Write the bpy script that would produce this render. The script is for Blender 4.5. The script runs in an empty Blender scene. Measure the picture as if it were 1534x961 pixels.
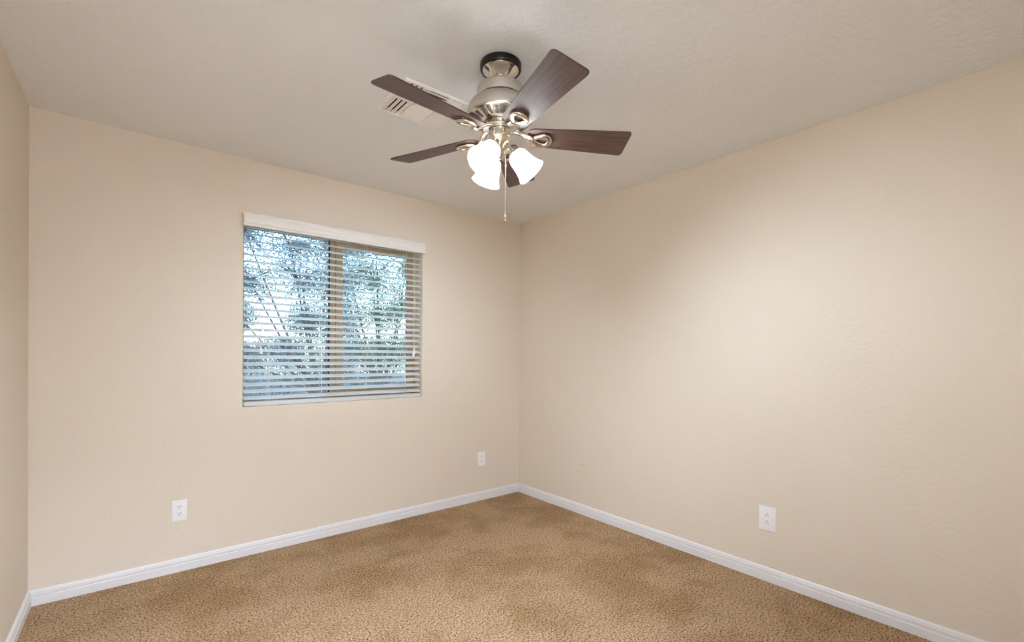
import bpy, bmesh, math, random
from mathutils import Vector, Matrix

# ------------------------------------------------------------------ camera, sky, light, exposure
sc = bpy.context.scene
COL = sc.collection
RW, BD, CH = 3.1303, 3.246, 2.44            # room width (x), back wall (y), ceiling (z)
REAR = -0.24                                # inner face of the wall behind the camera

F_PX, YAW, Y0, PITCH, ROLL = 694.9, 0.6847, 533.64, -0.0035, -0.0063
cam_d = bpy.data.cameras.new('camera')
cam = bpy.data.objects.new('camera', cam_d)
COL.objects.link(cam)
cam_d.sensor_width = 36.0
cam_d.lens = F_PX / 1534 * 36
cam_d.shift_y = (Y0 - 480.5) / 1534
cam_d.clip_start = 0.02
c_, s_ = math.cos(YAW), math.sin(YAW)
r0, f0, u0 = Vector((c_, -s_, 0)), Vector((s_, c_, 0)), Vector((0, 0, 1))
f1 = f0 * math.cos(PITCH) + u0 * math.sin(PITCH)
u1 = -f0 * math.sin(PITCH) + u0 * math.cos(PITCH)
r2 = r0 * math.cos(ROLL) - u1 * math.sin(ROLL)
u2 = r0 * math.sin(ROLL) + u1 * math.cos(ROLL)
m = Matrix((r2, u2, -f1)).transposed().to_4x4()
m.translation = Vector((0.3966, 0, 1.2451))
cam.matrix_world = m
sc.camera = cam

world = bpy.data.worlds.new('sky')
sc.world = world
world.use_nodes = True
wn = world.node_tree
bgn = wn.nodes['Background']
sky = wn.nodes.new('ShaderNodeTexSky')
sky.sky_type = 'NISHITA'
sky.sun_disc = False
sky.sun_elevation = math.radians(48)
sky.sun_rotation = math.radians(200)
sky.air_density = 1.0
sky.dust_density = 1.2
wn.links.new(sky.outputs[0], bgn.inputs[0])
bgn.inputs[1].default_value = 1.3

BULB_STRENGTH = 2500.0
BULB_COLOR = (0.85, 0.99, 1.16)
HALL_FILL_POWER = 215.0
hl = bpy.data.lights.new('hall_fill_light', 'AREA')
hl.shape = 'RECTANGLE'
hl.size, hl.size_y = 0.9, 0.7
hl.energy = HALL_FILL_POWER
hl.color = (0.86, 1.0, 1.22)
hlo = bpy.data.objects.new('hall_fill_light', hl)
COL.objects.link(hlo)
hlo.location = (0.45, -0.95, 2.40)           # added fill in an unseen hall, brightens the room through the doorway

sc.view_settings.view_transform = 'Standard'
sc.view_settings.look = 'None'
sc.view_settings.gamma = 1.0
sc.view_settings.use_curve_mapping = False
sc.view_settings.exposure = 0.0
sc.cycles.use_denoising = True
sc.cycles.max_bounces = 14
sc.cycles.diffuse_bounces = 8
sc.cycles.sample_clamp_indirect = 6.0
random.seed(7)

# ------------------------------------------------------------------ helpers
def srgb(r, g, b):
    def f(c):
        c /= 255.0
        return c / 12.92 if c <= 0.04045 else ((c + 0.055) / 1.055) ** 2.4
    return (f(r), f(g), f(b), 1.0)

def mat(name, col, rough=0.5, metal=0.0, **kw):
    M = bpy.data.materials.new(name)
    M.use_nodes = True
    b = M.node_tree.nodes['Principled BSDF']
    b.inputs['Base Color'].default_value = col
    b.inputs['Roughness'].default_value = rough
    b.inputs['Metallic'].default_value = metal
    for k, v in kw.items():
        b.inputs[k.replace('_', ' ')].default_value = v
    return M

def nd(M, t, **kw):
    n = M.node_tree.nodes.new(t)
    for k, v in kw.items():
        if k in n.inputs:
            n.inputs[k].default_value = v
        else:
            setattr(n, k, v)
    return n

def lk(M, a, b):
    M.node_tree.links.new(a, b)

def ramp(M, src, stops):
    r = nd(M, 'ShaderNodeValToRGB')
    e = r.color_ramp.elements
    while len(e) < len(stops):
        e.new(0.5)
    for i, (p, c) in enumerate(stops):
        e[i].position = p
        e[i].color = c
    lk(M, src, r.inputs[0])
    return r

def bump(M, src, strength, dist):
    b = nd(M, 'ShaderNodeBump')
    b.inputs['Strength'].default_value = strength
    b.inputs['Distance'].default_value = dist
    lk(M, src, b.inputs['Height'])
    lk(M, b.outputs[0], M.node_tree.nodes['Principled BSDF'].inputs['Normal'])
    return b

def obj(name, bm, mats, parent=None, smooth=None, recalc=True):
    if recalc:
        bmesh.ops.recalc_face_normals(bm, faces=bm.faces)
    me = bpy.data.meshes.new(name)
    bm.to_mesh(me)
    bm.free()
    for mm in (mats if isinstance(mats, (list, tuple)) else [mats]):
        me.materials.append(mm)
    if smooth is not None:
        me.shade_smooth()
        if smooth < 180:
            me.set_sharp_from_angle(angle=math.radians(smooth))
    o = bpy.data.objects.new(name, me)
    COL.objects.link(o)
    if parent:
        o.parent = parent
    return o

def tag(o, label=None, cat=None, group=None, kind=None):
    if label: o['label'] = label
    if cat: o['category'] = cat
    if group: o['group'] = group
    if kind: o['kind'] = kind
    return o

def empty(name, loc, rot=(0, 0, 0)):
    o = bpy.data.objects.new(name, None)
    o.empty_display_size = 0.05
    COL.objects.link(o)
    o.location = loc
    o.rotation_euler = rot
    return o

def box(bm, lo, hi, bev=0.0, mi=0, rot=None, seg=2):
    lo, hi = Vector(lo), Vector(hi)
    c, d = (lo + hi) / 2, hi - lo
    r = bmesh.ops.create_cube(bm, size=1.0)
    vs = r['verts']
    bmesh.ops.scale(bm, vec=d, verts=vs)
    if rot is not None:
        bmesh.ops.rotate(bm, cent=(0, 0, 0), matrix=rot, verts=vs)
    bmesh.ops.translate(bm, vec=c, verts=vs)
    fs = {f for v in vs for f in v.link_faces}
    for f in fs:
        f.material_index = mi
    if bev:
        es = {e for v in vs for e in v.link_edges}
        rr = bmesh.ops.bevel(bm, geom=list(es), offset=bev, segments=seg, affect='EDGES', profile=0.6)
        for f in rr['faces']:
            f.material_index = mi
    return bm

def lathe(bm, prof, seg=48, M=None, mi=0, cap=True):
    """prof: (radius, z) list; M maps the local z axis frame into place"""
    M = M or Matrix.Identity(4)
    rings = []
    for r, z in prof:
        if r < 1e-6:
            rings.append([bm.verts.new(M @ Vector((0, 0, z)))])
        else:
            rings.append([bm.verts.new(M @ Vector((r * math.cos(2 * math.pi * k / seg), r * math.sin(2 * math.pi * k / seg), z))) for k in range(seg)])
    for a, b in zip(rings, rings[1:]):
        for k in range(seg):
            k2 = (k + 1) % seg
            if len(a) == 1 and len(b) == 1:
                continue
            if len(a) == 1:
                f = bm.faces.new((a[0], b[k], b[k2]))
            elif len(b) == 1:
                f = bm.faces.new((a[k], a[k2], b[0]))
            else:
                f = bm.faces.new((a[k], a[k2], b[k2], b[k]))
            f.material_index = mi
    if cap:
        for rg in (rings[0], rings[-1]):
            if len(rg) > 1:
                bm.faces.new(rg).material_index = mi
    return bm

def tube(bm, pts, rad, seg=10, closed=False, flat=1.0, up=Vector((0, 0, 1)), mi=0):
    """swept tube; rad is a number or list; flat squashes the section along 'up'"""
    pts = [Vector(p) for p in pts]
    n = len(pts)
    if not isinstance(rad, (list, tuple)):
        rad = [rad] * n
    rings = []
    for i, p in enumerate(pts):
        a = pts[(i - 1) % n] if (closed or i > 0) else pts[i]
        b = pts[(i + 1) % n] if (closed or i < n - 1) else pts[i]
        t = (b - a).normalized()
        u = up if abs(t.dot(up)) < 0.95 else Vector((1, 0, 0))
        s = t.cross(u).normalized()
        w = s.cross(t).normalized()
        rings.append([bm.verts.new(p + s * rad[i] * math.cos(2 * math.pi * k / seg) + w * rad[i] * flat * math.sin(2 * math.pi * k / seg)) for k in range(seg)])
    for i in range(n if closed else n - 1):
        a, b = rings[i], rings[(i + 1) % n]
        for k in range(seg):
            bm.faces.new((a[k], a[(k + 1) % seg], b[(k + 1) % seg], b[k])).material_index = mi
    if not closed:
        bm.faces.new(rings[0]).material_index = mi
        bm.faces.new(rings[-1]).material_index = mi
    return bm

def smooth_path(ctrl, n=8):
    P = [Vector(p) for p in ctrl]
    P = [P[0] * 2 - P[1]] + P + [P[-1] * 2 - P[-2]]
    out = []
    for i in range(1, len(P) - 2):
        for k in range(n):
            t = k / n
            out.append(0.5 * ((2 * P[i]) + (P[i + 1] - P[i - 1]) * t + (2 * P[i - 1] - 5 * P[i] + 4 * P[i + 1] - P[i + 2]) * t * t + (-P[i - 1] + 3 * P[i] - 3 * P[i + 1] + P[i + 2]) * t ** 3))
    out.append(P[-2])
    return out

def prism(bm, outline, z0, z1, bev=0.0, mi=0):
    lo = [bm.verts.new((x, y, z0)) for x, y in outline]
    hi = [bm.verts.new((x, y, z1)) for x, y in outline]
    a = bm.faces.new(lo)
    b = bm.faces.new(hi)
    n = len(lo)
    for f in (a, b):
        f.material_index = mi
    for i in range(n):
        bm.faces.new((lo[i], lo[(i + 1) % n], hi[(i + 1) % n], hi[i])).material_index = mi
    if bev:
        es = list(a.edges) + list(b.edges)
        bmesh.ops.bevel(bm, geom=es, offset=bev, segments=2, affect='EDGES', profile=0.5)
    return bm

def rounded(pts, rads, n=7):
    """polygon with rounded corners"""
    out = []
    N = len(pts)
    for i in range(N):
        p, a, b, r = Vector(pts[i]), Vector(pts[i - 1]), Vector(pts[(i + 1) % N]), rads[i]
        if r <= 0:
            out.append(tuple(p)); continue
        d1, d2 = (a - p).normalized(), (b - p).normalized()
        ang = d1.angle(d2)
        L = r / math.tan(ang / 2)
        q1, q2 = p + d1 * L, p + d2 * L
        for k in range(n + 1):
            t = k / n
            out.append(tuple(q1 * (1 - t) ** 2 + p * 2 * t * (1 - t) + q2 * t * t))
    return out

# ------------------------------------------------------------------ materials
def wall_paint(name, col, scale=70, strength=0.12, dist=0.004):
    M = mat(name, col, 0.62)
    M.node_tree.nodes['Principled BSDF'].inputs['Specular IOR Level'].default_value = 0.3
    g = nd(M, 'ShaderNodeNewGeometry')
    n = nd(M, 'ShaderNodeTexNoise', Scale=scale, Detail=3.0, Roughness=0.55)
    lk(M, g.outputs['Position'], n.inputs['Vector'])
    r = ramp(M, n.outputs['Fac'], [(0.42, (0, 0, 0, 1)), (0.62, (1, 1, 1, 1))])
    bump(M, r.outputs[0], strength, dist)
    return M

WALL = wall_paint('beige_wall_paint', srgb(221, 210, 194), 55, 0.14, 0.003)
CEIL = wall_paint('ceiling_paint', srgb(227, 228, 229), 42, 0.28, 0.004)
TRIM = mat('white_trim_paint', srgb(226, 225, 226), 0.35)
PLASTIC = mat('white_plastic', srgb(240, 240, 242), 0.3)
SLOT = mat('dark_slot', srgb(40, 36, 34), 0.6)
VENTW = mat('vent_white_enamel', srgb(236, 232, 226), 0.4)
DUCT = mat('dark_duct_metal', srgb(48, 42, 38), 0.7)
FRAME = mat('tan_window_frame', srgb(186, 166, 138), 0.5)
GASKET = mat('black_gasket', srgb(30, 30, 32), 0.6)
CORD = mat('white_cord', srgb(236, 234, 226), 0.8)
BLACK = mat('black_gloss_plastic', srgb(7, 7, 8), 0.28)
NICKEL = mat('brushed_nickel', srgb(220, 216, 210), 0.30, 1.0)
NICKELP = mat('polished_nickel', srgb(214, 207, 196), 0.14, 1.0)
CHAIN = mat('chain_metal', srgb(226, 216, 200), 0.25, 0.9)
SPECK = mat('dark_metal_speck', srgb(70, 52, 40), 0.5, 0.5)

SLAT = mat('white_slat', srgb(245, 246, 247), 0.42)
_b = SLAT.node_tree.nodes['Principled BSDF']
_t = nd(SLAT, 'ShaderNodeBsdfTranslucent')
_t.inputs[0].default_value = srgb(247, 249, 244)
_mx = nd(SLAT, 'ShaderNodeMixShader')
_mx.inputs[0].default_value = 0.42
lk(SLAT, _b.outputs[0], _mx.inputs[1]); lk(SLAT, _t.outputs[0], _mx.inputs[2])
lk(SLAT, _mx.outputs[0], SLAT.node_tree.nodes['Material Output'].inputs[0])

VAL = mat('white_valance_grain', srgb(234, 230, 224), 0.45)
_g = nd(VAL, 'ShaderNodeNewGeometry')
_mp = nd(VAL, 'ShaderNodeMapping')
_mp.inputs['Scale'].default_value = (3, 3, 160)
lk(VAL, _g.outputs['Position'], _mp.inputs[0])
_n = nd(VAL, 'ShaderNodeTexNoise', Scale=2.0, Detail=3.0)
lk(VAL, _mp.outputs[0], _n.inputs['Vector'])
_r = ramp(VAL, _n.outputs['Fac'], [(0.3, srgb(222, 217, 212)), (0.7, srgb(242, 239, 234))])
lk(VAL, _r.outputs[0], VAL.node_tree.nodes['Principled BSDF'].inputs['Base Color'])

GLASS = bpy.data.materials.new('window_glass')
GLASS.use_nodes = True
_nt = GLASS.node_tree
_nt.nodes.remove(_nt.nodes['Principled BSDF'])
_tr = nd(GLASS, 'ShaderNodeBsdfTransparent'); _tr.inputs[0].default_value = (0.86, 0.93, 0.97, 1)
_gl = nd(GLASS, 'ShaderNodeBsdfGlossy'); _gl.inputs['Roughness'].default_value = 0.02
_fr = nd(GLASS, 'ShaderNodeFresnel'); _fr.inputs[0].default_value = 1.45
_ms = nd(GLASS, 'ShaderNodeMixShader')
lk(GLASS, _fr.outputs[0], _ms.inputs[0]); lk(GLASS, _tr.outputs[0], _ms.inputs[1]); lk(GLASS, _gl.outputs[0], _ms.inputs[2])
lk(GLASS, _ms.outputs[0], _nt.nodes['Material Output'].inputs[0])

FROST = bpy.data.materials.new('frosted_glass')
FROST.use_nodes = True
_nt = FROST.node_tree
_pb = _nt.nodes['Principled BSDF']
_pb.inputs['Base Color'].default_value = (0.80, 0.76, 0.68, 1)
_pb.inputs['Roughness'].default_value = 0.35
_tl = nd(FROST, 'ShaderNodeBsdfTranslucent'); _tl.inputs[0].default_value = (0.50, 0.465, 0.40, 1)
_tp = nd(FROST, 'ShaderNodeBsdfTransparent'); _tp.inputs[0].default_value = (1, 0.98, 0.95, 1)
_m1 = nd(FROST, 'ShaderNodeMixShader'); _m1.inputs[0].default_value = 0.62
_m2 = nd(FROST, 'ShaderNodeMixShader'); _m2.inputs[0].default_value = 0.12
lk(FROST, _pb.outputs[0], _m1.inputs[1]); lk(FROST, _tl.outputs[0], _m1.inputs[2])
lk(FROST, _m1.outputs[0], _m2.inputs[1]); lk(FROST, _tp.outputs[0], _m2.inputs[2])
lk(FROST, _m2.outputs[0], _nt.nodes['Material Output'].inputs[0])

BULB = mat('glowing_bulb', (1, 1, 1, 1), 0.4)
_pb = BULB.node_tree.nodes['Principled BSDF']
_pb.inputs['Emission Color'].default_value = (*BULB_COLOR, 1)
_pb.inputs['Emission Strength'].default_value = BULB_STRENGTH

WOOD = mat('walnut_blade', srgb(80, 60, 54), 0.5)
_tc = nd(WOOD, 'ShaderNodeTexCoord')
_mp = nd(WOOD, 'ShaderNodeMapping'); _mp.inputs['Scale'].default_value = (5, 90, 30)
lk(WOOD, _tc.outputs['Object'], _mp.inputs[0])
_n = nd(WOOD, 'ShaderNodeTexNoise', Scale=1.4, Detail=5.0, Roughness=0.6, Distortion=0.4)
lk(WOOD, _mp.outputs[0], _n.inputs['Vector'])
_r = ramp(WOOD, _n.outputs['Fac'], [(0.28, srgb(54, 38, 34)), (0.5, srgb(80, 59, 53)), (0.75, srgb(106, 83, 75))])
lk(WOOD, _r.outputs[0], WOOD.node_tree.nodes['Principled BSDF'].inputs['Base Color'])
bump(WOOD, _n.outputs['Fac'], 0.05, 0.002)

CARPET = mat('tan_carpet', srgb(160, 128, 90), 0.95)
CARPET.node_tree.nodes['Principled BSDF'].inputs['Specular IOR Level'].default_value = 0.1
_g = nd(CARPET, 'ShaderNodeNewGeometry')
_n1 = nd(CARPET, 'ShaderNodeTexNoise', Scale=112.0, Detail=4.0, Roughness=0.75)
lk(CARPET, _g.outputs['Position'], _n1.inputs['Vector'])
_c1 = ramp(CARPET, _n1.outputs['Fac'], [(0.37, srgb(58, 36, 22)), (0.46, srgb(166, 132, 96)), (0.60, srgb(216, 188, 154))])  # fibre speckle; dark specks also paint the shade between tufts
_n2 = nd(CARPET, 'ShaderNodeTexNoise', Scale=2.2, Detail=5.0, Roughness=0.62, Distortion=0.15)
lk(CARPET, _g.outputs['Position'], _n2.inputs['Vector'])
_c2 = ramp(CARPET, _n2.outputs['Fac'], [(0.40, (0.78, 0.73, 0.64, 1)), (0.56, (1.0, 1.0, 1.0, 1))])
_mm = nd(CARPET, 'ShaderNodeMix', data_type='RGBA', blend_type='MULTIPLY')
_mm.inputs[0].default_value = 1.0
lk(CARPET, _c1.outputs[0], _mm.inputs[6]); lk(CARPET, _c2.outputs[0], _mm.inputs[7])
lk(CARPET, _mm.outputs[2], CARPET.node_tree.nodes['Principled BSDF'].inputs['Base Color'])
bump(CARPET, _n1.outputs['Fac'], 0.8, 0.012)

# ------------------------------------------------------------------ the room shell
def slab_with_hole(bm, axis_pts_u, axis_pts_v, place, t0, t1):
    """3x3 grid slab without its middle cell; place(u, v, t) -> point"""
    def quad(a, b, c, d):
        bm.faces.new([bm.verts.new(p) for p in (a, b, c, d)])
    U, V = axis_pts_u, axis_pts_v
    for i in range(3):
        for j in range(3):
            if i == 1 and j == 1:
                continue
            for t in (t0, t1):
                quad(place(U[i], V[j], t), place(U[i + 1], V[j], t), place(U[i + 1], V[j + 1], t), place(U[i], V[j + 1], t))
    for (a, b) in (((U[1], V[1]), (U[2], V[1])), ((U[2], V[1]), (U[2], V[2])), ((U[2], V[2]), (U[1], V[2])), ((U[1], V[2]), (U[1], V[1])),
                   ((U[0], V[0]), (U[3], V[0])), ((U[3], V[0]), (U[3], V[3])), ((U[3], V[3]), (U[0], V[3])), ((U[0], V[3]), (U[0], V[0]))):
        quad(place(*a, t0), place(*b, t0), place(*b, t1), place(*a, t1))
    bmesh.ops.remove_doubles(bm, verts=bm.verts, dist=1e-5)

WX0, WX1, WZ0, WZ1 = 0.9165, 2.141, 0.914, 2.075     # window opening
WD = 0.15                                            # wall depth at the window

bm = bmesh.new()
box(bm, (-0.12, REAR - 1.6, -0.1), (RW + 0.12, BD + WD, 0.0))
tag(obj('floor', bm, CARPET), 'tan speckled cut-pile carpet covering the bedroom floor', 'carpet', kind='structure')

VX0, VX1, VY0, VY1 = 1.317, 1.617, 1.855, 2.155      # vent opening
bm = bmesh.new()
slab_with_hole(bm, (-0.12, VX0, VX1, RW + 0.12), (REAR - 0.12, VY0, VY1, BD + WD), lambda u, v, t: (u, v, t), CH, CH + 0.10)
tag(obj('ceiling', bm, CEIL), 'off-white textured ceiling above the beige walls', 'ceiling', kind='structure')

bm = bmesh.new()
slab_with_hole(bm, (-0.12, WX0, WX1, RW + 0.12), (0.0, WZ0, WZ1, CH), lambda u, v, t: (u, t, v), BD, BD + WD)
tag(obj('wall_back', bm, WALL), 'beige painted wall with the window and blind', 'wall', kind='structure')
bm = bmesh.new()
box(bm, (RW, REAR - 0.12, 0), (RW + 0.12, BD, CH))
tag(obj('wall_right', bm, WALL), 'bare beige painted wall on the right side of the room', 'wall', kind='structure')
bm = bmesh.new()
box(bm, (-0.12, REAR - 0.12, 0), (0, BD, CH))
tag(obj('wall_left', bm, WALL), 'narrow strip of beige wall at the left edge of the photo', 'wall', kind='structure')

# wall behind the camera with an open doorway to the added hall
DX0, DX1, DZ = 0.03, 0.86, 2.05
bm = bmesh.new()
box(bm, (0, REAR - 0.12, 0), (DX0, REAR, CH))
box(bm, (DX1, REAR - 0.12, 0), (RW, REAR, CH))
box(bm, (DX0, REAR - 0.12, DZ), (DX1, REAR, CH))
tag(obj('wall_rear', bm, WALL), 'beige wall with a doorway behind the camera', 'wall', kind='structure')
bm = bmesh.new()  # unseen hall, added to hold the fill light and keep the sky out
box(bm, (-0.4, REAR - 1.5, 0), (-0.3, REAR - 0.12, CH))
box(bm, (1.6, REAR - 1.5, 0), (1.7, REAR - 0.12, CH))
box(bm, (-0.4, REAR - 1.6, 0), (1.7, REAR - 1.5, CH))
tag(obj('wall_added_hall', bm, CEIL), 'off-white walls of the added, unseen hall around the fill light', 'wall', kind='structure')
bm = bmesh.new()  # lid of the added hall, above the fill light
box(bm, (-0.4, REAR - 1.6, CH), (1.7, REAR - 0.12, CH + 0.1))
tag(obj('ceiling_added_hall', bm, CEIL), 'off-white ceiling of the added, unseen hall over the fill light', 'ceiling', kind='structure')

# baseboards: moulded profile (distance from wall, height)
BP = [(0, 0), (0.0135, 0), (0.0135, 0.040), (0.0120, 0.0425), (0.0105, 0.043), (0.0105, 0.046), (0.0120, 0.048),
      (0.0120, 0.059), (0.0100, 0.062), (0.0100, 0.066), (0.0085, 0.070), (0.0050, 0.0745), (0.0, 0.0755)]
def baseboard(name, p0, p1, inward, m0, m1, label):
    p0, p1, inward = Vector(p0), Vector(p1), Vector(inward)
    d = (p1 - p0).normalized()
    bm = bmesh.new()
    A = [bm.verts.new(p0 + inward * o + d * (o * m0) + Vector((0, 0, h))) for o, h in BP]
    B = [bm.verts.new(p1 + inward * o - d * (o * m1) + Vector((0, 0, h))) for o, h in BP]
    n = len(A)
    for i in range(n):
        bm.faces.new((A[i], A[(i + 1) % n], B[(i + 1) % n], B[i]))
    bm.faces.new(A); bm.faces.new(B)
    tag(obj(name, bm, TRIM), label, 'baseboard', kind='structure')
baseboard('baseboard_back', (0, BD, 0), (RW, BD, 0), (0, -1, 0), 1, 1, 'white moulded baseboard under the window wall')
baseboard('baseboard_right', (RW, BD, 0), (RW, REAR, 0), (-1, 0, 0), 1, 1, 'white moulded baseboard along the bare right wall')
baseboard('baseboard_left', (0, REAR, 0), (0, BD, 0), (1, 0, 0), 0, 1, 'white moulded baseboard along the left wall')
baseboard('baseboard_rear', (RW, REAR, 0), (DX1, REAR, 0), (0, 1, 0), 1, 0, 'white baseboard on the wall behind the camera')

# ------------------------------------------------------------------ window
win = empty('window_1', (0, 0, 0))
tag(win, 'two-pane sliding window with tan frame behind the white blind', 'window', kind='structure')
FY = BD + 0.115                                      # room-side face of the frame
bm = bmesh.new()
ft = 0.024
box(bm, (WX0, FY, WZ0), (WX0 + ft, BD + WD, WZ1))
box(bm, (WX1 - ft, FY, WZ0), (WX1, BD + WD, WZ1))
box(bm, (WX0, FY, WZ0), (WX1, BD + WD, WZ0 + 0.035))
box(bm, (WX0, FY, WZ1 - 0.03), (WX1, BD + WD, WZ1))
box(bm, (1.474, FY - 0.002, WZ0), (1.511, BD + WD, WZ1), 0.002)   # fixed meeting stile
obj('window_frame', bm, FRAME, win)
bm = bmesh.new()                                     # sliding sash in front
sy0, sy1 = FY + 0.004, FY + 0.026
box(bm, (1.514, sy0, WZ0 + 0.035), (1.566, sy1, WZ1 - 0.03), 0.002)
box(bm, (WX1 - ft - 0.046, sy0, WZ0 + 0.035), (WX1 - ft, sy1, WZ1 - 0.03), 0.002)
box(bm, (1.566, sy0, WZ0 + 0.035), (WX1 - ft - 0.046, sy1, WZ0 + 0.08), 0.002)
box(bm, (1.566, sy0, WZ1 - 0.075), (WX1 - ft - 0.046, sy1, WZ1 - 0.03), 0.002)
obj('sash', bm, FRAME, win)
bm = bmesh.new()
box(bm, (1.466, FY + 0.006, WZ0 + 0.03), (1.474, FY + 0.02, WZ1 - 0.03))
box(bm, (1.511, FY + 0.001, WZ0 + 0.03), (1.514, FY + 0.02, WZ1 - 0.03))
box(bm, (WX1 - ft - 0.053, FY + 0.006, WZ0 + 0.03), (WX1 - ft - 0.046, FY + 0.02, WZ1 - 0.03))
obj('gasket', bm, GASKET, win)
for x0, x1, y in ((WX0 + ft, 1.474, FY + 0.022), (1.566, WX1 - ft - 0.046, FY + 0.014)):
    bm = bmesh.new()
    box(bm, (x0, y, WZ0 + 0.03), (x1, y + 0.004, WZ1 - 0.03))
    obj('glass_pane', bm, GLASS, win)

# ------------------------------------------------------------------ blind
blind = empty('window_blind', ((WX0 + WX1) / 2, BD, WZ0))
tag(blind, 'white two-inch slat blind with moulded valance hanging over the window', 'blind')
B0 = Vector(blind.location)
def bl(p):
    return Vector(p) - B0
SY = BD + 0.032                                      # slat centre line
SX0, SX1 = WX0 + 0.007, WX1 - 0.008
PITCHZ, TILT = 0.0426, math.radians(22)
bm = bmesh.new()
NS = 26
zs = [0.9655 + PITCHZ * k for k in range(NS)]
for z in zs:
    # slightly crowned slat, room-side edge lower
    pts = []
    for k in range(9):
        t = -1 + 2 * k / 8
        yy, zz = 0.025 * t, 0.0016 * (1 - t * t)
        pts.append((yy, zz))
    prof = [(y, zc + 0.0014) for y, zc in pts] + [(y, zc - 0.0014) for y, zc in reversed(pts)]
    ca, sa = math.cos(TILT), math.sin(TILT)
    A, Bv = [], []
    for y, zc in prof:
        q = (SY + y * ca - zc * sa, z + y * sa + zc * ca)
        A.append(bm.verts.new(bl((SX0, *q)))); Bv.append(bm.verts.new(bl((SX1, *q))))
    n = len(A)
    for i in range(n):
        bm.faces.new((A[i], A[(i + 1) % n], Bv[(i + 1) % n], Bv[i]))
    bm.faces.new(A); bm.faces.new(Bv)
obj('slats', bm, SLAT, blind, smooth=40)
bm = bmesh.new()
box(bm, bl((SX0, SY - 0.028, WZ0 + 0.0015)), bl((SX1, SY + 0.024, WZ0 + 0.0275)), 0.006)
obj('bottom_rail', bm, SLAT, blind, smooth=40)
bm = bmesh.new()
box(bm, bl((SX0, BD + 0.004, 2.035)), bl((SX1, BD + 0.058, WZ1 - 0.002)), 0.002)
obj('headrail', bm, TRIM, blind)
# valance: moulded profile swept round three sides
VZ0 = 2.020
VP = [(0.000, 0.000), (0.008, 0.0005), (0.0105, 0.004), (0.0105, 0.012), (0.0075, 0.017), (0.005, 0.021), (0.005, 0.030), (0.0062, 0.034), (0.0062, 0.046),
      (0.005, 0.050), (0.0065, 0.058), (0.0105, 0.065), (0.013, 0.069), (0.013, 0.078), (0.011, 0.080), (0.0, 0.080)]
vx0, vx1, vy = 0.921, 2.137, BD - 0.038
path = [((vx0, BD - 0.0005), (-1, 0)), ((vx0, vy), (-1, -1)), ((vx1, vy), (1, -1)), ((vx1, BD - 0.0005), (1, 0))]
bm = bmesh.new()
rings = []
for (px, py), (ox, oy) in path:
    rings.append([bm.verts.new(bl((px + ox * o, py + oy * o, VZ0 + h))) for o, h in VP])
for a, b in zip(rings, rings[1:]):
    for i in range(len(VP)):
        j = (i + 1) % len(VP)
        bm.faces.new((a[i], a[j], b[j], b[i]))
bm.faces.new(rings[0]); bm.faces.new(rings[-1])
box(bm, bl((vx0, vy, VZ0 + 0.072)), bl((vx1, BD - 0.001, VZ0 + 0.0795)))
obj('valance', bm, VAL, blind)
# ladder cords (front and back strings with rungs)
for x in (1.062, 1.385, 1.70, 2.008):
    bm = bmesh.new()
    for s in (-1, 1):
        y = SY + s * 0.0265 * math.cos(TILT)
        tube(bm, [bl((x, y, WZ0 + 0.02)), bl((x, y, 2.04))], 0.0009, 6)
    for z in zs:
        tube(bm, [bl((x, SY - 0.0265 * math.cos(TILT), z - 0.0035 - 0.025 * math.sin(TILT))), bl((x, SY + 0.0265 * math.cos(TILT), z - 0.0035 + 0.025 * math.sin(TILT)))], 0.0007, 6)
    tube(bm, [bl((x + 0.01, SY, WZ0 + 0.02)), bl((x + 0.01, SY, 2.04))], 0.0008, 6)
    obj('ladder_cord', bm, CORD, blind)
def pull_cord(name, x, z, tassel_label=None):
    yy = SY - 0.034
    bm = bmesh.new()
    tube(bm, [bl((x, yy, z + 0.02)), bl((x, yy, 2.045))], 0.0011, 6)
    c = obj(name, bm, CORD, blind)
    bm = bmesh.new()
    M = Matrix.Translation(bl((x, yy, z)))
    lathe(bm, [(0.0, 0.026), (0.003, 0.026), (0.0045, 0.018), (0.0048, 0.012), (0.0075, -0.004), (0.0088, -0.014), (0.0084, -0.018), (0.0, -0.018)], 20, M)
    obj('tassel', bm, PLASTIC, c, smooth=40)
pull_cord('tilt_cord', 1.024, 1.400)
pull_cord('tilt_cord', 1.016, 1.258)
pull_cord('lift_cord', 2.066, 1.245)
pull_cord('lift_cord', 2.075, 1.265)

# ------------------------------------------------------------------ ceiling vent
vent = empty('ceiling_vent', ((VX0 + VX1) / 2, (VY0 + VY1) / 2, CH))
tag(vent, 'square white louvered air vent on the ceiling behind the fan', 'vent')
V0 = Vector(vent.location)
ox, oy = 0.164, 0.163
ix, iy = (VX1 - VX0) / 2 - 0.005, (VY1 - VY0) / 2 - 0.005
bm = bmesh.new()
prof = [(ox, oy, -0.0005), (ox, oy, -0.004), (ox - 0.005, oy - 0.005, -0.009), (ix + 0.003, iy + 0.003, -0.010), (ix, iy, -0.008), (ix, iy, 0.012)]
rg = []
for a, b, z in prof:
    rg.append([bm.verts.new((sx * a, sy * b, z)) for sx, sy in ((-1, -1), (1, -1), (1, 1), (-1, 1))])
for a, b in zip(rg, rg[1:]):
    for i in range(4):
        bm.faces.new((a[i], a[(i + 1) % 4], b[(i + 1) % 4], b[i]))
bars = (-0.044, 0.072)
for x in bars:
    box(bm, (x - 0.004, -iy, -0.009), (x + 0.004, iy, 0.004))
box(bm, (-ix, -0.003, -0.009), (ix, 0.007, 0.004))
obj('frame', bm, VENTW, vent)
bm = bmesh.new()
r = bmesh.ops.create_cube(bm, size=1.0)
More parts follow.
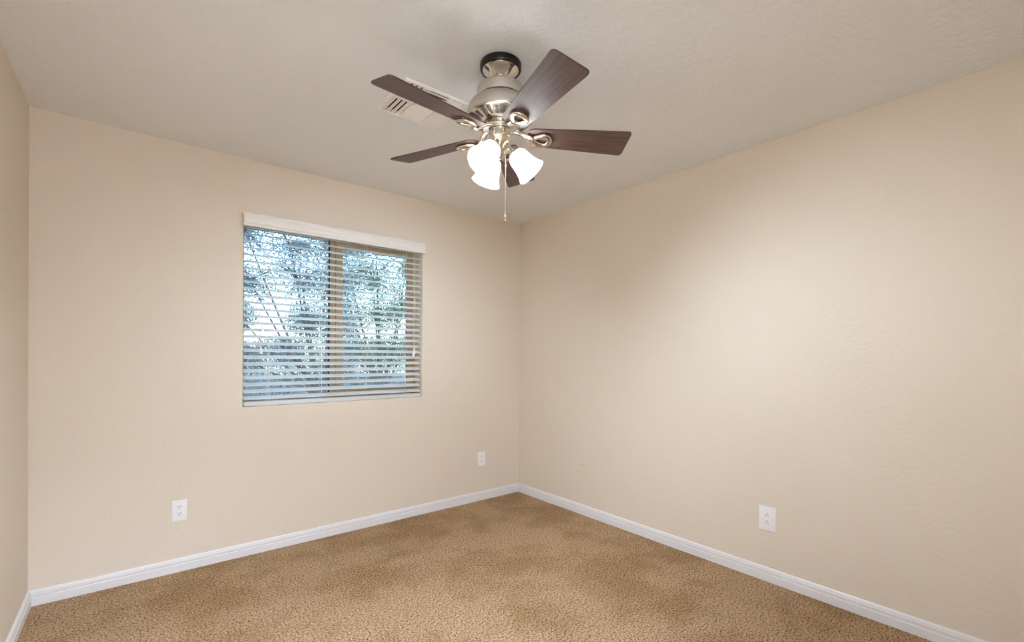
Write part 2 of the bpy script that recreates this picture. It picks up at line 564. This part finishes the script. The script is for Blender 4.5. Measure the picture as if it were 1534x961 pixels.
bmesh.ops.scale(bm, vec=(2 * ix + 0.008, 2 * iy + 0.008, 0.25), verts=bm.verts)
bmesh.ops.translate(bm, vec=(0, 0, 0.127), verts=bm.verts)
bmesh.ops.delete(bm, geom=[f for f in bm.faces if f.calc_center_median().z < 0.01], context='FACES_ONLY')
obj('duct', bm, DUCT, vent)
def louvers(x0, x1, y0, y1, along, n, ang, w):
    bm = bmesh.new()
    R = Matrix.Rotation(math.radians(ang), 3, 'Y' if along == 'y' else 'X')
    for k in range(n):
        if along == 'y':
            x = x0 + (x1 - x0) * (k + 0.5) / n
            box(bm, (x - w / 2, y0, -0.0005), (x + w / 2, y1, 0.0005), rot=R)
        else:
            y = y0 + (y1 - y0) * (k + 0.5) / n
            box(bm, (x0, y - w / 2, -0.0005), (x1, y + w / 2, 0.0005), rot=R)
    bmesh.ops.translate(bm, vec=(0, 0, -0.004), verts=bm.verts)
    obj('louver_bank', bm, VENTW, vent)
b0, b1 = bars
for ya, yb, an, wx in ((-iy + 0.006, -0.009, 14, 0.024), (0.013, iy, -20, 0.018)):
    louvers(-ix, b0 - 0.004, ya, yb, 'y', 4, -13, 0.0205)
    louvers(b0 + 0.004, b1 - 0.004, ya, yb, 'x', 5, an, wx)
    louvers(b1 + 0.004, ix, ya, yb, 'y', 3, 24, 0.020)

# ------------------------------------------------------------------ ceiling fan
FZ = CH
fan = empty('ceiling_fan', (1.5655, 1.517, FZ))
tag(fan, 'brushed nickel ceiling fan with five dark walnut blades and three lit glass shades', 'ceiling fan')
def lz(*prof):
    return [(r, z - FZ) for r, z in prof]
bm = bmesh.new()
lathe(bm, lz((0.0, 2.4395), (0.082, 2.4395), (0.0845, 2.437), (0.0850, 2.430), (0.0845, 2.417), (0.082, 2.4125), (0.077, 2.4115), (0.072, 2.4125), (0.0, 2.4125)), 64)
tag(obj('mounting_ring', bm, BLACK, fan, smooth=35), 'glossy black ring against the ceiling')
bm = bmesh.new()
lathe(bm, lz((0.0, 2.4150), (0.0735, 2.4150), (0.0740, 2.4115), (0.071, 2.409), (0.060, 2.4025), (0.048, 2.393), (0.040, 2.384), (0.0365, 2.379), (0.0345, 2.379), (0.0345, 2.374), (0.0, 2.374)), 64)
obj('canopy', bm, NICKELP, fan, smooth=35)
bm = bmesh.new()
lathe(bm, lz((0.0, 2.376), (0.028, 2.376), (0.031, 2.372), (0.031, 2.364), (0.026, 2.361), (0.026, 2.352), (0.030, 2.349), (0.030, 2.342), (0.0, 2.342)), 40)
obj('hanger_neck', bm, NICKEL, fan, smooth=35)
bm = bmesh.new()
lathe(bm, lz((0.0, 2.3440), (0.070, 2.3440), (0.086, 2.3425), (0.095, 2.337), (0.0985, 2.329), (0.0985, 2.2935), (0.0945, 2.2930), (0.0945, 2.2875), (0.0995, 2.2870),
             (0.112, 2.281), (0.123, 2.2715), (0.131, 2.2585), (0.1365, 2.243), (0.138, 2.230), (0.138, 2.2175), (0.136, 2.2135), (0.132, 2.2115), (0.128, 2.2105),
             (0.108, 2.2035), (0.090, 2.197), (0.078, 2.193), (0.072, 2.192), (0.072, 2.190), (0.0, 2.190)), 72)
for f in bm.faces:
    zc = f.calc_center_median().z + FZ
    if zc < 2.2120: f.material_index = 1
    if 2.2876 < zc < 2.2929: f.material_index = 2  # dark colour in the groove stands in for shade
housing = obj('motor_housing', bm, [NICKEL, NICKELP, SLOT], fan, smooth=32)
bm = bmesh.new()                                     # cooling slots round the lower cone
for k in range(24):
    a = 2 * math.pi * k / 24
    for_pts = []
    r_in, r_out = 0.088, 0.122
    def cone(r, e):
        z = 2.1930 + (r - 0.078) * (2.2105 - 2.193) / (0.128 - 0.078) - e
        return z - FZ
    hw0, hw1 = 0.0052, 0.0074
    ca, sa = math.cos(a), math.sin(a)
    top, bot = [], []
    for r, w in ((r_in, -hw0), (r_out, -hw1), (r_out, hw1), (r_in, hw0)):
        for lst, e in ((bot, 0.0012), (top, -0.003)):
            lst.append(bm.verts.new((r * ca - w * sa, r * sa + w * ca, cone(r, e))))
    bm.faces.new(bot); bm.faces.new(top)
    for i in range(4):
        bm.faces.new((bot[i], bot[(i + 1) % 4], top[(i + 1) % 4], top[i]))
obj('cooling_slots', bm, SLOT, housing)
bm = bmesh.new()
lathe(bm, lz((0.0, 2.191), (0.064, 2.191), (0.064, 2.1885), (0.0705, 2.1880), (0.0715, 2.186), (0.0715, 2.170), (0.0700, 2.168), (0.053, 2.1675), (0.053, 2.166), (0.0, 2.166)), 56)
for f in bm.faces:
    if f.calc_center_median().z + FZ > 2.1886: f.material_index = 1  # recess above the flywheel painted dark, as if shaded
for k in range(5):
    a = math.radians(184.3 + 36 + 72 * k)
    box(bm, (-0.0008, -0.0008, 2.170 - FZ), (0.0008, 0.0008, 2.187 - FZ), mi=1)
    bmesh.ops.translate(bm, vec=(0.0712 * math.cos(a), 0.0712 * math.sin(a), 0), verts=bm.verts[-8:])
obj('flywheel', bm, [NICKEL, SLOT], fan, smooth=35)
bm = bmesh.new()
lathe(bm, lz((0.0, 2.169), (0.044, 2.169), (0.044, 2.164), (0.047, 2.1635), (0.0485, 2.162), (0.0485, 2.138), (0.0505, 2.136), (0.0505, 2.131), (0.0475, 2.128), (0.043, 2.118), (0.034, 2.106), (0.024, 2.097),
             (0.0195, 2.093), (0.0195, 2.087), (0.0, 2.087)), 56)
obj('switch_housing', bm, NICKELP, fan, smooth=35)
bm = bmesh.new()
lathe(bm, lz((0.0, 2.088), (0.0155, 2.088), (0.0155, 2.066), (0.021, 2.063), (0.021, 2.058), (0.014, 2.053), (0.006, 2.050), (0.0, 2.050)), 40)
obj('light_fitter', bm, NICKELP, fan, smooth=35)

BZ, BPITCH = 2.148 - FZ, -0.243
blade_out = rounded([(0.112, -0.050), (0.541, -0.073), (0.541, 0.073), (0.112, 0.050)], [0.030, 0.017, 0.017, 0.030])
def blade_mesh():
    bm = bmesh.new()
    prism(bm, blade_out, -0.003, 0.003, 0.0012)
    return bm
def arm_mesh():
    bm = bmesh.new()
    # broad S-curved stem from the flywheel down to the loop
    tube(bm, smooth_path([(0.056, 0.0, 0.026), (0.078, -0.004, 0.017), (0.100, -0.011, -0.003), (0.120, -0.012, -0.0135), (0.137, -0.008, -0.0135)], 6), [0.0175 - 0.00025 * i for i in range(25)], 14, flat=0.5)
    loop = []
    for k in range(40):
        a = 2 * math.pi * k / 40
        x = 0.171 + 0.0335 * math.cos(a)
        y = 0.0260 * math.sin(a) * (1.0 + 0.30 * math.cos(a))
        loop.append((x, y, -0.0115 - 0.002 * math.cos(a)))
    tube(bm, loop, 0.0114, 14, closed=True, flat=0.6)
    for x, y in ((0.150, 0.0), (0.200, 0.012), (0.200, -0.012)):
        lathe(bm, [(0.0, -0.007), (0.0038, -0.006), (0.0045, -0.0035), (0.0045, -0.001)], 14, Matrix.Translation((x, y, 0)), cap=False)
    return bm
blade0 = tag(obj('blade', blade_mesh(), WOOD, None), 'dark walnut wood blade')
arm0 = obj('blade_arm', arm_mesh(), NICKELP, None, smooth=50)
for k in range(5):
    lift = (math.radians(1.1), math.radians(0.2), 0, 0, 0)[k]
    for src in (blade0, arm0):
        o = src if k == 0 else src.copy()
        if k:
            COL.objects.link(o)
        o.parent = fan
        o.location = (0, 0, BZ)
        o.rotation_euler = (BPITCH, -lift, math.radians(184.3 + 72 * k))

# three lamp arms with bell shades
TILTL = math.radians(48)
for k, az in enumerate((321, 81, 201)):
    a = math.radians(az)
    rad = Vector((math.cos(a), math.sin(a), 0))
    axis = rad * math.cos(TILTL) - Vector((0, 0, 1)) * math.sin(TILTL)
    neck = rad * 0.056 + Vector((0, 0, 2.078 - FZ))
    side = axis.cross(Vector((0, 0, 1))).normalized()
    upv = side.cross(axis).normalized()
    M = Matrix((side, upv, axis)).transposed().to_4x4()
    M.translation = neck
    bm = bmesh.new()
    tube(bm, smooth_path([rad * 0.012 + Vector((0, 0, 2.078 - FZ)), rad * 0.026 + Vector((0, 0, 2.089 - FZ)), rad * 0.038 + Vector((0, 0, 2.092 - FZ)), neck - axis * 0.012], 6), 0.0062, 12)
    lathe(bm, [(0.0, -0.020), (0.010, -0.020), (0.0150, -0.016), (0.0165, -0.006), (0.0225, -0.003), (0.0240, 0.003), (0.0240, 0.010), (0.0, 0.010)], 32, M)
    obj('light_arm', bm, NICKELP, fan, smooth=40)
    outer = [(0.0215, 0.004), (0.032, 0.010), (0.0390, 0.020), (0.0425, 0.034), (0.0440, 0.050), (0.0460, 0.066), (0.0500, 0.082), (0.0560, 0.097), (0.0615, 0.108), (0.0625, 0.111)]
    inner = [(r - 0.003, s + 0.001) for r, s in reversed(outer)]
    bm = bmesh.new()
    lathe(bm, outer + inner, 56, M, cap=False)
    shade = tag(obj('lamp_shade', bm, FROST, fan, smooth=60), 'lit frosted white bell-shaped glass shade')
    bm = bmesh.new()
    lathe(bm, [(0.0, 0.010), (0.012, 0.010), (0.0125, 0.026), (0.018, 0.038), (0.0235, 0.052), (0.0245, 0.062), (0.021, 0.074), (0.013, 0.082), (0.0, 0.085)], 24, M)
    obj('bulb', bm, BULB, shade, smooth=60)

# pull chains
cr = Vector((c_, -s_, 0)); cf = Vector((s_, c_, 0))
def chain(off, z_top, z_bot, fob, coupling=None):
    bm = bmesh.new()
    z = z_top
    while z > z_bot:
        lathe(bm, [(0.0, 0.0014), (0.0012, 0.0008), (0.0015, 0), (0.0012, -0.0008), (0.0, -0.0014)], 8, Matrix.Translation(off + Vector((0, 0, z - FZ))))
        z -= 0.0031
    tube(bm, [off + Vector((0, 0, z_top - FZ)), off + Vector((0, 0, z_bot - FZ))], 0.0006, 6)
    if coupling:
        lathe(bm, [(0.0, 0.005), (0.002, 0.004), (0.0028, 0), (0.002, -0.004), (0.0, -0.005)], 12, Matrix.Translation(off + Vector((0, 0, coupling - FZ))))
    c = obj('pull_chain', bm, CHAIN, fan, smooth=60)
    bm = bmesh.new()
    lathe(bm, fob, 24, Matrix.Translation(off + Vector((0, 0, z_bot - FZ))))
    obj('fob', bm, CHAIN, c, smooth=40)
chain(cr * 0.0225 - cf * 0.004, 2.092, 1.832, [(0.0, 0.003), (0.0025, 0.002), (0.0038, -0.004), (0.0066, -0.008), (0.0070, -0.014), (0.0058, -0.020), (0.0056, -0.028), (0.0070, -0.031), (0.0064, -0.036), (0.0, -0.036)], 2.022)
chain(cr * -0.0125 - cf * 0.046, 2.130, 2.068, [(0.0, 0.003), (0.0035, 0.002), (0.0045, -0.002), (0.0035, -0.005), (0.0065, -0.009), (0.0085, -0.015), (0.0065, -0.021), (0.0, -0.023)])

# ------------------------------------------------------------------ wall outlets
def outlet(loc, rotz, w, h, ground_up, label):
    o = empty('wall_outlet', loc, (0, 0, rotz))
    tag(o, label, 'outlet')
    bm = bmesh.new()                                 # local: x along wall, -y into the room, z up
    box(bm, (-w / 2, -0.0055, -h / 2), (w / 2, 0.0, h / 2), 0.0022)
    obj('cover_plate', bm, PLASTIC, o, smooth=40)
    for s in (-1, 1):
        cz = s * 0.0195
        bm = bmesh.new()
        out = []
        for k in range(32):
            a = 2 * math.pi * k / 32
            out.append((0.0172 * math.cos(a), max(-0.0138, min(0.0138, 0.0172 * math.sin(a)))))
        prism(bm, out, 0.0, 0.0025, 0.0005)
        g = -1 if not ground_up else 1
        for x, hh in ((-0.0064, 0.0044), (0.0064, 0.0036)):
            box(bm, (x - 0.0013, -g * 0.0035 - hh, 0.0022), (x + 0.0013, -g * 0.0035 + hh, 0.0028), mi=1)
        gp = [(0.0026 * math.cos(t * math.pi / 8), g * 0.0078 + 0.0026 * math.sin(t * math.pi / 8)) for t in range(16)]
        prism(bm, gp, 0.0022, 0.0028, mi=1)
        for v in bm.verts:                           # stand the face up on the plate
            x, y, z = v.co
            v.co = (x, -0.0055 - z, y + cz)
        obj('receptacle', bm, [PLASTIC, SLOT], o)
    bm = bmesh.new()
    lathe(bm, [(0.0, 0.0012), (0.0022, 0.0010), (0.003, 0.0)], 16, Matrix.Translation((0, -0.0055, 0)) @ Matrix.Rotation(math.pi / 2, 4, 'X'))
    obj('screw', bm, PLASTIC, o, smooth=40)
    return o
outlet((0.603, BD, 0.347), 0, 0.070, 0.118, False, 'white duplex outlet under the window, on the far left of the back wall')
outlet((2.714, BD, 0.352), 0, 0.074, 0.122, False, 'white duplex outlet right of the window, near the room corner')
outlet((RW, 1.093, 0.3455), -math.pi / 2, 0.088, 0.133, True, 'white duplex outlet low on the right wall, ground holes up')

bm = bmesh.new()
lathe(bm, [(0.0, 0.004), (0.0025, 0.0038), (0.0035, 0.0025), (0.0035, 0.0)], 14)
nail = obj('nail', bm, SPECK, smooth=40)
nail.location = (RW, 2.469, 0.384)
nail.rotation_euler = (0, -math.pi / 2, 0)
tag(nail, 'tiny dark nail head low on the right wall near the corner', 'nail')

# ------------------------------------------------------------------ outside the window
GROUND = mat('dry_ground', srgb(96, 92, 80), 0.9)
bm = bmesh.new()
box(bm, (-14, BD + WD, -0.45), (18, BD + 30, -0.35))
tag(obj('ground', bm, GROUND), 'dry ground outside the window', 'ground', kind='structure')

BARK = mat('grey_bark', srgb(84, 80, 78), 0.9)
def leafmat(name, c0, c1):
    M = mat(name, c0, 0.6)
    oi = nd(M, 'ShaderNodeNewGeometry')
    r = ramp(M, oi.outputs['Random Per Island'], [(0.0, c0), (1.0, c1)])
    pb = M.node_tree.nodes['Principled BSDF']
    lk(M, r.outputs[0], pb.inputs['Base Color'])
    t = nd(M, 'ShaderNodeBsdfTranslucent')
    lk(M, r.outputs[0], t.inputs[0])
    mx = nd(M, 'ShaderNodeMixShader'); mx.inputs[0].default_value = 0.35
    lk(M, pb.outputs[0], mx.inputs[1]); lk(M, t.outputs[0], mx.inputs[2])
    lk(M, mx.outputs[0], M.node_tree.nodes['Material Output'].inputs[0])
    return M
LEAF = leafmat('grey_green_leaf', srgb(84, 102, 104), srgb(138, 156, 154))
LEAF2 = leafmat('green_leaf', srgb(84, 106, 90), srgb(136, 160, 128))

def leaf(bm, p, L, w, rng):
    d = Vector((rng.gauss(0, 1), rng.gauss(0, 1), rng.gauss(-0.3, 0.8))).normalized()
    s = d.cross(Vector((rng.gauss(0, 1), rng.gauss(0, 1), rng.gauss(0, 1)))).normalized()
    bm.faces.new([bm.verts.new(q) for q in (p, p + d * L * 0.5 + s * w, p + d * L, p + d * L * 0.5 - s * w)])

def tree(loc, clumps, n_leaf, L, lm, label, seed, trunk_h):
    rng = random.Random(seed)
    t = empty('tree', loc)
    tag(t, label, 'tree')
    bt, bf = bmesh.new(), bmesh.new()
    tube(bt, smooth_path([(0, 0, 0), (0.05, 0.03, trunk_h * 0.5), (0, 0, trunk_h)], 5), [0.13 - 0.005 * i for i in range(11)], 10)
    for (cx, cy, cz, rx, rz) in clumps:
        c = Vector((cx, cy, cz))
        mid = Vector((cx * 0.45, cy * 0.45, trunk_h + (cz - trunk_h) * 0.35))
        pth = smooth_path([(0, 0, trunk_h * 0.9), mid, c], 6)
        tube(bt, pth, [0.034 * (1 - i / 16) for i in range(len(pth))], 7)
        twigs = []
        for q in range(10):
            e = c + Vector((rng.uniform(-1, 1) * rx, rng.uniform(-1, 1) * rx, rng.uniform(-1, 1) * rz)) * 0.85
            m2 = (c + e) / 2 + Vector((rng.uniform(-.1, .1), rng.uniform(-.1, .1), 0.08))
            tw = smooth_path([c, m2, e], 4)
            tube(bt, tw, [0.016 * (1 - i / 12) for i in range(len(tw))], 5)
            twigs += tw
        for q in range(n_leaf):
            while True:
                u = Vector((rng.uniform(-1, 1), rng.uniform(-1, 1), rng.uniform(-1, 1)))
                if u.length < 1: break
            if rng.random() < 0.5:
                p = rng.choice(twigs) + Vector((rng.gauss(0, .09), rng.gauss(0, .09), rng.gauss(-.05, .10)))
            else:
                p = c + Vector((u.x * rx, u.y * rx, u.z * rz))
            leaf(bf, p, L * rng.uniform(.6, 1.3), L * 0.16, rng)
    obj('trunk', bt, BARK, t, smooth=60)
    obj('foliage', bf, lm, t, recalc=False)
    return t

def rel(cl, tx):
    return [(x - tx, y, z + 0.35, r, rz) for x, y, z, r, rz in cl]
tree((2.75, BD + 4.5, -0.35), rel([(1.65, 0, 3.05, .55, .45), (2.3, .1, 2.95, .6, .5), (2.95, 0, 3.0, .5, .5), (1.75, .2, 2.35, .45, .35), (2.45, 0, 2.35, .5, .38), (3.0, .1, 2.3, .42, .45),
     (2.95, 0, 1.65, .42, .4), (2.5, .1, 1.78, .3, .3), (1.55, -.1, 1.78, .30, .25), (2.3, .2, 1.32, .5, .22), (1.6, .1, 1.2, .4, .3), (2.9, 0, 1.05, .45, .35)], 2.75),
     4600, 0.044, LEAF, 'feathery grey-green tree seen through the left window pane', 3, 1.0)
tree((4.6, BD + 6.4, -0.35), rel([(3.75, 0, 3.5, .55, .55), (4.5, .1, 3.6, .6, .55), (5.2, 0, 3.3, .6, .65), (3.75, .1, 2.75, .55, .5), (4.4, 0, 2.8, .6, .5), (5.1, 0, 2.3, .6, .6), (3.8, .1, 2.0, .55, .42),
     (4.5, 0, 2.05, .6, .45), (3.9, 0, 1.35, .55, .38), (4.6, .1, 1.3, .6, .4), (5.2, 0, 1.4, .55, .45)], 4.6),
     4600, 0.056, LEAF2, 'green leafy tree seen through the right window pane', 5, 0.9)
rng = random.Random(11)
for k, (x, y, r, h, lab) in enumerate(((1.9, 9.0, 1.4, 1.70, 'dense grey-green shrub low behind the left edge of the blind'),
                                       (3.6, 11.6, 1.4, 1.85, 'dense grey-green shrub low behind the middle of the window'),
                                       (5.3, 9.0, 1.4, 1.8, 'dense grey-green shrub low behind the right window pane'))):
    s = empty('shrub', (x, BD + y, -0.35))
    tag(s, lab, 'shrub')
    bf, bt = bmesh.new(), bmesh.new()
    for q in range(14):
        e = Vector((rng.uniform(-1, 1) * r * .7, rng.uniform(-1, 1) * r * .5, h * rng.uniform(.6, 1)))
        tube(bt, smooth_path([(e.x * .1, e.y * .1, 0), (e.x * .6, e.y * .6, e.z * .5), e], 4), [0.02 * (1 - i / 12) for i in range(9)], 5)
    for q in range(9000):
        while True:
            u = Vector((rng.uniform(-1, 1), rng.uniform(-1, 1), rng.uniform(0, 1)))
            if 0.35 < u.length < 1: break
        leaf(bf, Vector((u.x * r, u.y * r * .8, u.z * (h + 0.25) + 0.05)), 0.075 * rng.uniform(.6, 1.3), 0.014, rng)
    obj('stems', bt, BARK, s, smooth=60)
    obj('foliage', bf, LEAF, s, recalc=False)
